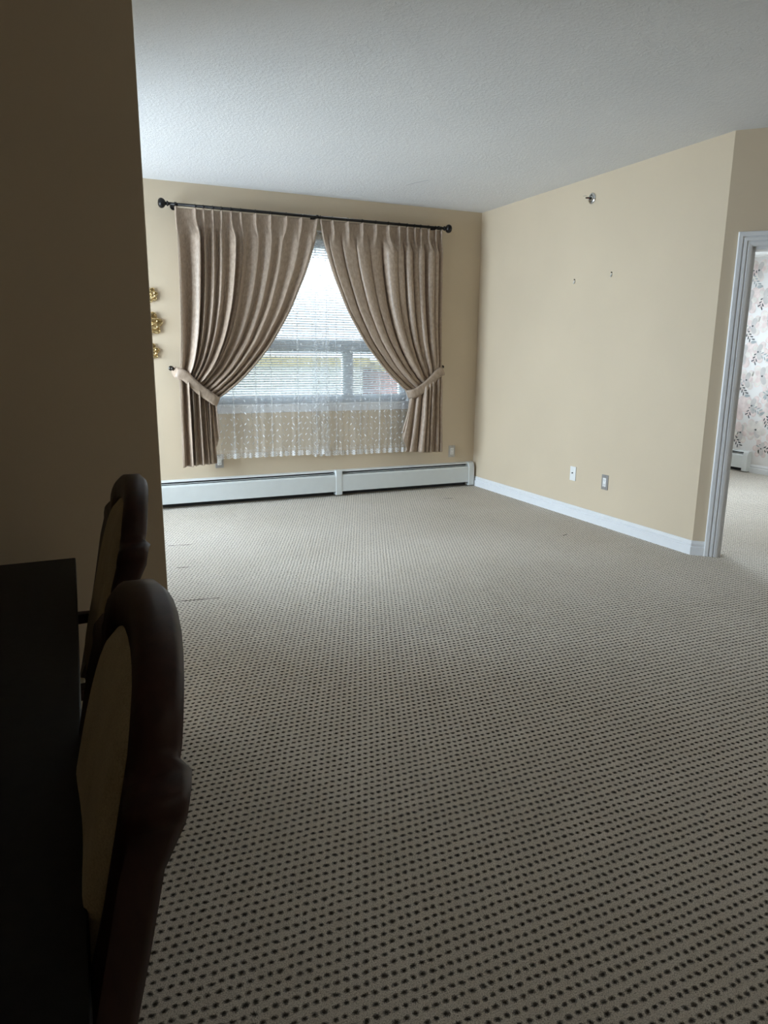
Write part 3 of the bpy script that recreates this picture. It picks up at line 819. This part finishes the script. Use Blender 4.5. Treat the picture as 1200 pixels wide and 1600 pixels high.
sp = empty('fire_sprinkler', (XR, 4.665, 2.500), -pi / 2)
tag(sp, 'small chrome sidewall fire sprinkler high on the right wall', 'sprinkler')
bm = bmesh.new(); prof = [(0, 0.040), (-0.004, 0.041), (-0.009, 0.034), (-0.012, 0.024), (-0.006, 0.018)]
tube(bm, [(0, a, 0) for a, r in prof], [r for a, r in prof], 24); obj('escutcheon', bm, M['chrome'], sp, smooth=True)
bm = bmesh.new(); tube(bm, [(0, -0.006, 0), (0, -0.028, 0)], 0.009, 12)
for s in (-1, 1): tube(bm, [(s * 0.008, -0.024, 0), (s * 0.017, -0.038, 0), (s * 0.012, -0.054, 0), (0, -0.062, 0)], 0.0028, 8)
sb_ = obj('sprinkler_body', bm, M['bronze'], sp, smooth=True)
bm = bmesh.new(); tube(bm, [(0, -0.028, 0), (0, -0.056, 0)], 0.0022, 8); obj('bulb', bm, simple('red_bulb', (0.4, 0.05, 0.04), 0.2), sb_)
box_obj('deflector', (-0.014, 0.014, -0.078, -0.058, 0.010, 0.0125), M['chrome'], sp, 0.001)

def anchor(y, z, label):
    b = empty('picture_hook', (XR, y, z), -pi / 2); tag(b, label, 'picture hook', 'picture hooks on the right wall')
    bm = bmesh.new(); tube(bm, [(0, 0, 0.004), (0, -0.002, 0.004), (0, -0.006, -0.006), (0, -0.010, -0.014), (0, -0.013, -0.008)], [0.006, 0.006, 0.0055, 0.005, 0.003], 10)
    obj('hook_body', bm, M['plastic'], b, smooth=True)
    bm = bmesh.new(); tube(bm, [(0, 0.0, 0.014), (0, -0.009, 0.017)], 0.0038, 8); obj('nail', bm, M['dark'], b)
anchor(4.811, 1.902, 'tiny white picture hook with black nail, further from the doorway')
anchor(4.385, 1.917, 'tiny white picture hook with black nail, nearer the doorway')

# ---------------------------------------------------------------- gold flower ornaments
def flower(name, x, z, R, npet, kind, label):
    base = empty(name, (x, YB, z)); tag(base, label, 'wall ornament', 'gold flower wall ornaments')
    def petals(n_, r0, L_, W_, y0, rot, curl):
        for k in range(n_):
            a = rot + 2 * pi * k / n_; bm = bmesh.new(); g = []
            for i in range(9):
                t = i / 8; row = []
                for j in range(7):
                    s = (j / 6 - 0.5) * 2; w = W_ * sqrt(max(0, sin(pi * min(1, 0.12 + 0.86 * t)))) * s
                    rr = r0 + L_ * t; yy = y0 - 0.004 - curl * t * t - 0.25 * W_ * (s * s) * 0.6
                    row.append(bm.verts.new((rr * cos(a) - w * sin(a), yy, rr * sin(a) + w * cos(a))))
                g.append(row)
            for i in range(8):
                for j in range(6): bm.faces.new((g[i][j], g[i][j + 1], g[i + 1][j + 1], g[i + 1][j]))
            p = obj('petal', bm, M['gold'], base, smooth=True)
            s_ = p.modifiers.new('t', 'SOLIDIFY'); s_.thickness = 0.0025
    petals(npet, R * 0.22, R * 0.78, R * 0.36, -0.004, 0.2, 0.006)
    petals(npet - 1, R * 0.12, R * 0.5, R * 0.26, -0.014, 0.6, 0.008)
    bm = bmesh.new()
    for k in range(14):
        a = k * 2.4; rr = R * 0.055 * sqrt(k); sphere(bm, (rr * cos(a), -0.024, rr * sin(a)), R * 0.07, seg=8)
    obj('flower_centre', bm, M['gold'], base, smooth=True)
    bm = bmesh.new(); tube(bm, [(0, 0, 0), (0, -0.022, 0)], R * 0.14, 12); obj('mount', bm, M['gold'], base)
flower('wall_flower', 0.735, 1.775, 0.062, 7, 0, 'small gold flower ornament, topmost of three beside the left drape')
flower('wall_flower', 0.725, 1.548, 0.098, 6, 1, 'largest gold flower ornament, middle of three beside the left drape')
flower('wall_flower', 0.718, 1.327, 0.068, 6, 2, 'small gold flower ornament, lowest of three beside the left drape')

# ---------------------------------------------------------------- marks in the carpet and ceiling
fl = bpy.data.objects['floor']; ce = bpy.data.objects['ceiling']
M['scuff'] = simple('grey_scuff', (0.42, 0.42, 0.43), 0.8)
M['seam'] = simple('carpet_pull', (0.06, 0.04, 0.025), 0.9)
for (xa, ya, xb, yb, w) in ((0.483, 3.789, 0.719, 3.756, 0.005), (0.601, 4.98, 0.763, 4.949, 0.005), (0.58, 4.42, 0.66, 4.41, 0.005), (3.20, 5.72, 3.30, 5.70, 0.006), (3.36, 4.15, 3.42, 4.17, 0.007)):
    bm = bmesh.new(); p0 = Vector((xa, ya, 0)); p1 = Vector((xb, yb, 0)); nn = Vector((-(yb - ya), xb - xa, 0)).normalized() * w / 2
    pts = []
    for k in range(9): t = k / 8; q = p0.lerp(p1, t); pts.append(q + nn * (1 - (2 * t - 1) ** 4) + Vector((0, 0.002 * sin(k * 2.1), 0)))
    for k in range(8, -1, -1): t = k / 8; q = p0.lerp(p1, t); pts.append(q - nn * (1 - (2 * t - 1) ** 4) + Vector((0, 0.002 * sin(k * 2.1 + 1), -0.0)))
    extrude_poly(bm, pts, (0, 0, 0.0012)); obj('carpet_pull', bm, M['seam'], fl)

bm = bmesh.new()
extrude_poly(bm, [Vector(p) for p in ((2.68, 5.55, H), (2.712, 5.44, H), (2.764, 5.315, H), (2.770, 5.320, H), (2.722, 5.445, H), (2.690, 5.552, H))], (0, 0, -0.0015))
obj('ceiling_scuff', bm, M['scuff'], ce)

# ---------------------------------------------------------------- dining table
TZ = 0.76
tb = empty('dining_table', (-0.52, 1.18, 0)); tag(tb, 'near-black rectangular dining table at the left edge', 'table')
# right edge runs from (0.003,2.09) to (-0.022,0.40)
bm = bmesh.new()
pts = [Vector((0.003, 2.085, TZ - 0.028)), Vector((-1.05, 2.085, TZ - 0.028)), Vector((-1.05, 0.22, TZ - 0.028)), Vector((-0.024, 0.22, TZ - 0.028))]
extrude_poly(bm, pts, (0, 0, 0.028)); o = obj('tabletop', bm, M['table'], tb, 0.0025); o.location = -Vector(tb.location)
for x in (-0.09, -0.96):
    for y in (0.30, 2.01):
        bm = bmesh.new(); x_, y_ = x + 0.52, y - 1.18
        for (h0, h1, w0, w1) in ((0, TZ - 0.028, 0.022, 0.034),):
            v0 = [bm.verts.new((x_ + a * w0, y_ + b * w0, h0)) for a, b in ((-1, -1), (1, -1), (1, 1), (-1, 1))]
            v1 = [bm.verts.new((x_ + a * w1, y_ + b * w1, h1)) for a, b in ((-1, -1), (1, -1), (1, 1), (-1, 1))]
            bm.faces.new(v0[::-1]); bm.faces.new(v1)
            for i in range(4): bm.faces.new((v0[i], v0[(i + 1) % 4], v1[(i + 1) % 4], v1[i]))
        obj('leg', bm, M['table'], tb, 0.002)
bm = bmesh.new()
z0, z1 = TZ - 0.10, TZ - 0.028
for (a, b, c, d) in ((-0.10, -0.08, 0.36, 1.95), (-0.97, -0.95, 0.36, 1.95), (-0.90, -0.13, 0.30, 0.32), (-0.90, -0.13, 1.99, 2.01)):
    bx(bm, a + 0.52, b + 0.52, c - 1.18, d - 1.18, z0, z1)
# the apron is set back so that the chair arms pass below it
obj('apron', bm, M['table'], tb)

# ---------------------------------------------------------------- dining armchairs
def rake(z, y=None):
    if z <= 0.46: return (0.46 - z) ** 1.4 * 0.18
    r = (min(z, 0.95) - 0.46) * 0.205 + max(0, z - 0.95) * 0.10
    if y is not None: r += 0.026 * max(0, 1 - (y / 0.25) ** 2) * min(1, (z - 0.46) / 0.3)
    return r
def chair():
    base = empty('dining_chair', (0, 0, 0))
    TH = 0.050
    def hwz(z): return 0.222 + (z - 0.40) * 0.055
    # outer outline of back in (y,z): near stile, shoulder, arch, shoulder, far stile
    outer = []; inner = []
    zs = [0.46 + 0.445 * i / 10 for i in range(11)]
    for z in zs: outer.append((-hwz(z), z)); 
    outer += [(-0.258, 0.918), (-0.257, 0.932), (-0.248, 0.939), (-0.216, 0.939), (-0.203, 0.946)]
    na = 15
    for i in range(na): t = pi * (1 - i / (na - 1)); outer.append((0.198 * cos(t), 0.958 + 0.084 * max(0, sin(t))))
    outer += [(0.203, 0.946), (0.216, 0.939), (0.248, 0.939), (0.257, 0.932), (0.258, 0.918)]
    for z in reversed(zs): outer.append((hwz(z), z))
    for i, z in enumerate(zs): inner.append((-(hwz(z) - 0.095), max(z, 0.56) if z < 0.56 else min(z, 0.89)))
    inner += [(-(hwz(0.9) - 0.095), 0.89 + 0.003 * k) for k in range(5)]
    for i in range(na): t = pi * (1 - i / (na - 1)); inner.append(((hwz(.9) - 0.095) * cos(t), 0.900 + 0.088 * max(0, sin(t)) ** 0.8))
    inner += [((hwz(0.9) - 0.095), 0.89 + 0.003 * k) for k in range(4, -1, -1)]
    for i, z in reversed(list(enumerate(zs))): inner.append(((hwz(z) - 0.095), max(z, 0.56) if z < 0.56 else min(z, 0.89)))
    bm = bmesh.new(); n = len(outer)
    def P3(p, d): return (rake(p[1]) + d, p[0], p[1])
    # rim cross-section: rounded outer edge
    rings = []
    for prm, d, ins in ((outer, -TH * 0.30, 0.0), (outer, -TH * 0.5, 0.010), (inner, -TH * 0.5, -0.006), (inner, -TH * 0.36, 0.0), (inner, TH * 0.5, 0.0), (outer, TH * 0.5, 0.010), (outer, TH * 0.30, 0.0)):
        r = []
        for (y, z) in prm:
            yy = y * (1 - ins / 0.24); zz = 0.6 + (z - 0.6) * (1 - ins / 0.46) if z > 0.6 else z
            ear = 0.012 * (1 if d > 0 else 0.3) if abs(y) > 0.215 and z > 0.88 else 0
            r.append(bm.verts.new((rake(zz, yy) + d + ear, yy, zz)))
        rings.append(r)
    k = len(rings)
    for a in range(k):
        A_, B_ = rings[a], rings[(a + 1) % k]
        for i in range(n - 1): bm.faces.new((A_[i], A_[i + 1], B_[i + 1], B_[i]))
    bm.faces.new([r[0] for r in rings]); bm.faces.new([r[-1] for r in rings][::-1])
    bmesh.ops.remove_doubles(bm, verts=bm.verts, dist=0.0004)
    o = obj('back_frame', bm, M['wood'], base, smooth=True)
    e = o.modifiers.new('e', 'EDGE_SPLIT'); e.split_angle = math.radians(50)
    # upholstered back panel: padded front, flat rear
    bm = bmesh.new(); g = []; gb = []
    NZ, NY = 26, 18; zlo = 0.555
    for j in range(NZ + 1):
        rz = j / NZ; row = []; rb = []
        for i in range(NY + 1):
            s = (i / NY - 0.5) * 2
            w0 = hwz(0.8) - 0.088
            y = s * w0
            top = 0.900 + 0.088 * (1 - s * s) ** 0.4
            z = zlo + (top - zlo) * rz
            puff = 0.020 * (1 - s ** 6) ** 0.4 * (1 - (2 * rz - 1) ** 6) ** 0.5 + 0.008 * sin(pi * rz)
            row.append(bm.verts.new((rake(z, y) - TH * 0.42 - puff, y, z))); rb.append(bm.verts.new((rake(z, y) + TH * 0.40, y, z)))
        g.append(row); gb.append(rb)
    for j in range(NZ):
        for i in range(NY):
            bm.faces.new((g[j][i], g[j][i + 1], g[j + 1][i + 1], g[j + 1][i])); bm.faces.new((gb[j][i], gb[j + 1][i], gb[j + 1][i + 1], gb[j][i + 1]))
    for j in range(NZ):
        for i_ in (0, NY): bm.faces.new((g[j][i_], g[j + 1][i_], gb[j + 1][i_], gb[j][i_]))
    for i in range(NY):
        for j_ in (0, NZ): bm.faces.new((g[j_][i], g[j_][i + 1], gb[j_][i + 1], gb[j_][i]))
    o = obj('back_cushion', bm, M['uphol'], base, smooth=True)
    e = o.modifiers.new('e', 'EDGE_SPLIT'); e.split_angle = math.radians(60)
    # lower back rail
    box_obj('lower_rail', (rake(.53) - 0.012, rake(.53) + 0.014, -0.18, 0.18, 0.515, 0.560), M['wood'], base, 0.004)
    # rear legs (stiles run down to the floor)
    for s in (-1, 1):
        bm = bmesh.new(); prev = None
        for i in range(13):
            z = 0.462 * i / 12; c_ = s * (hwz(max(z, 0.4)) - 0.024 - 0.010 * (1 - z / 0.46)); w = 0.017 + 0.006 * z / 0.46
            cur = [bm.verts.new((rake(z) + a * w, c_ + b * w, z)) for a, b in ((-1, -1), (1, -1), (1, 1), (-1, 1))]
            if prev:
                for q in range(4): bm.faces.new((prev[q], prev[(q + 1) % 4], cur[(q + 1) % 4], cur[q]))
            else: bm.faces.new(cur[::-1])
            prev = cur
        bm.faces.new(prev); obj('leg', bm, M['wood'], base, 0.004)
    # front legs with a slight cabriole taper
    for s in (-1, 1):
        bm = bmesh.new(); prev = None
        for i in range(15):
            t = i / 14; z = 0.405 * t; w = 0.014 + 0.012 * t ** 1.5 + 0.004 * sin(pi * t * 2) * (t > .5)
            xo_ = -0.415 - 0.012 * sin(pi * t); c_ = s * (0.212 + 0.008 * sin(pi * t))
            cur = [bm.verts.new((xo_ + a * w, c_ + b * w, z)) for a, b in ((-1, -1), (1, -1), (1, 1), (-1, 1))]
            if prev:
                for q in range(4): bm.faces.new((prev[q], prev[(q + 1) % 4], cur[(q + 1) % 4], cur[q]))
            else: bm.faces.new(cur[::-1])
            prev = cur
        bm.faces.new(prev); obj('leg', bm, M['wood'], base, 0.004)
    # seat rails
    bm = bmesh.new(); bx(bm, -0.44, -0.415, -0.225, 0.225, 0.395, 0.448); bx(bm, -0.03, 0.0, -0.195, 0.195, 0.395, 0.448)
    bx(bm, -0.415, -0.005, -0.222, -0.198, 0.395, 0.448); bx(bm, -0.415, -0.005, 0.198, 0.222, 0.395, 0.448)
    obj('seat_rail', bm, M['wood'], base, 0.003)
    # seat cushion, domed
    bm = bmesh.new(); g = []
    for j in range(17):
        r = []
        for i in range(17):
            a = (i / 16 - .5) * 2; b = (j / 16 - .5) * 2
            w = 0.228 - 0.014 * (j / 16)
            r.append(bm.verts.new((-0.220 + b * 0.212, a * w, 0.482 + 0.022 * (1 - a ** 4) ** .5 * (1 - b ** 4) ** .5)))
        g.append(r)
    for j in range(16):
        for i in range(16): bm.faces.new((g[j][i], g[j][i + 1], g[j + 1][i + 1], g[j + 1][i]))
    edge_ = [e for e in bm.edges if e.is_boundary]
    ret = bmesh.ops.extrude_edge_only(bm, edges=edge_); nv = [v for v in ret['geom'] if isinstance(v, bmesh.types.BMVert)]
    for v in nv: v.co.z = 0.446
    bmesh.ops.contextual_create(bm, geom=[e for e in bm.edges if e.is_boundary])
    o = obj('seat', bm, M['uphol'], base, 0.006, smooth=True)
    # arms and posts
    for s in (-1, 1):
        bm = bmesh.new(); prev = None
        pts = [(rake(.64) - 0.012, s * 0.222, 0.640), (-0.06, s * 0.232, 0.637), (-0.16, s * 0.242, 0.632), (-0.26, s * 0.248, 0.630), (-0.33, s * 0.250, 0.626), (-0.355, s * 0.250, 0.617)]
        for i, p in enumerate(pts):
            wy = 0.016 + 0.008 * sin(pi * min(1, i / 4)); wz = 0.013
            cur = [bm.verts.new((p[0], p[1] + a * wy, p[2] + b * wz)) for a, b in ((-1, -1), (1, -1), (1, 1), (-1, 1))]
            if prev:
                for q in range(4): bm.faces.new((prev[q], prev[(q + 1) % 4], cur[(q + 1) % 4], cur[q]))
            else: bm.faces.new(cur[::-1])
            prev = cur
        bm.faces.new(prev); ar = obj('armrest', bm, M['wood'], base, 0.006, seg=3)
        bm = bmesh.new(); tube(bm, [(-0.285, s * 0.236, 0.42), (-0.292, s * 0.243, 0.50), (-0.310, s * 0.249, 0.57), (-0.318, s * 0.250, 0.62)], [0.015, 0.012, 0.012, 0.014], 12)
        obj('arm_post', bm, M['wood'], ar, smooth=True)
    bm = bmesh.new()
    for s in (-1, 1): bx(bm, -0.41, 0.03, s * 0.205 - 0.009, s * 0.205 + 0.009, 0.165, 0.190)
    bx(bm, -0.22, -0.20, -0.200, 0.200, 0.168, 0.187); obj('stretcher', bm, M['wood'], base, 0.002)
    return base
c1 = chair(); c1.location = (-0.056, 0.835, 0); c1.rotation_euler = (0, 0, 0)
tag(c1, 'dark wood dining chair with tan padded back, nearest in the foreground', 'chair', 'dining chairs along the table')
c2 = copy_tree(c1); c2.location = (0.006, 1.70, 0); c2.rotation_euler = (0, 0, math.radians(-0.5))
c2['label'] = 'dark wood dining chair with tan padded back, further one by the dark partition'

# ---------------------------------------------------------------- outside
struct(box_obj('ground', (-30, 60, 7.4, 80, -6.2, -6.0), M['grass']))
def block(x0, x1, y, z1, mat, label):
    b = empty('apartment_building', ((x0 + x1) / 2, y, -6)); tag(b, label, 'building')
    w = (x1 - x0) / 2
    box_obj('facade', (-w, w, 0, 8, 0, z1 + 6), mat, b)
    box_obj('roof_edge', (-w - 0.2, w + 0.2, -0.2, 8.2, z1 + 6, z1 + 6.3), M['roof'], b)
    for zf in (1.2, 4.0):
        for k in range(int(w * 2 / 2.6)):
            x = -w + 1.3 + k * 2.6; f = box_obj('facade_window', (x - 0.6, x + 0.6, -0.04, 0.0, zf, zf + 1.3), M['facadeglass'], b)
block(3.0, 10.0, 24, 0.9, M['stucco'], 'pale stucco building seen faintly through the blinds, cream part')
block(10.6, 17.0, 23, 0.75, M['brick'], 'red brick building seen faintly through the lower right of the blinds')
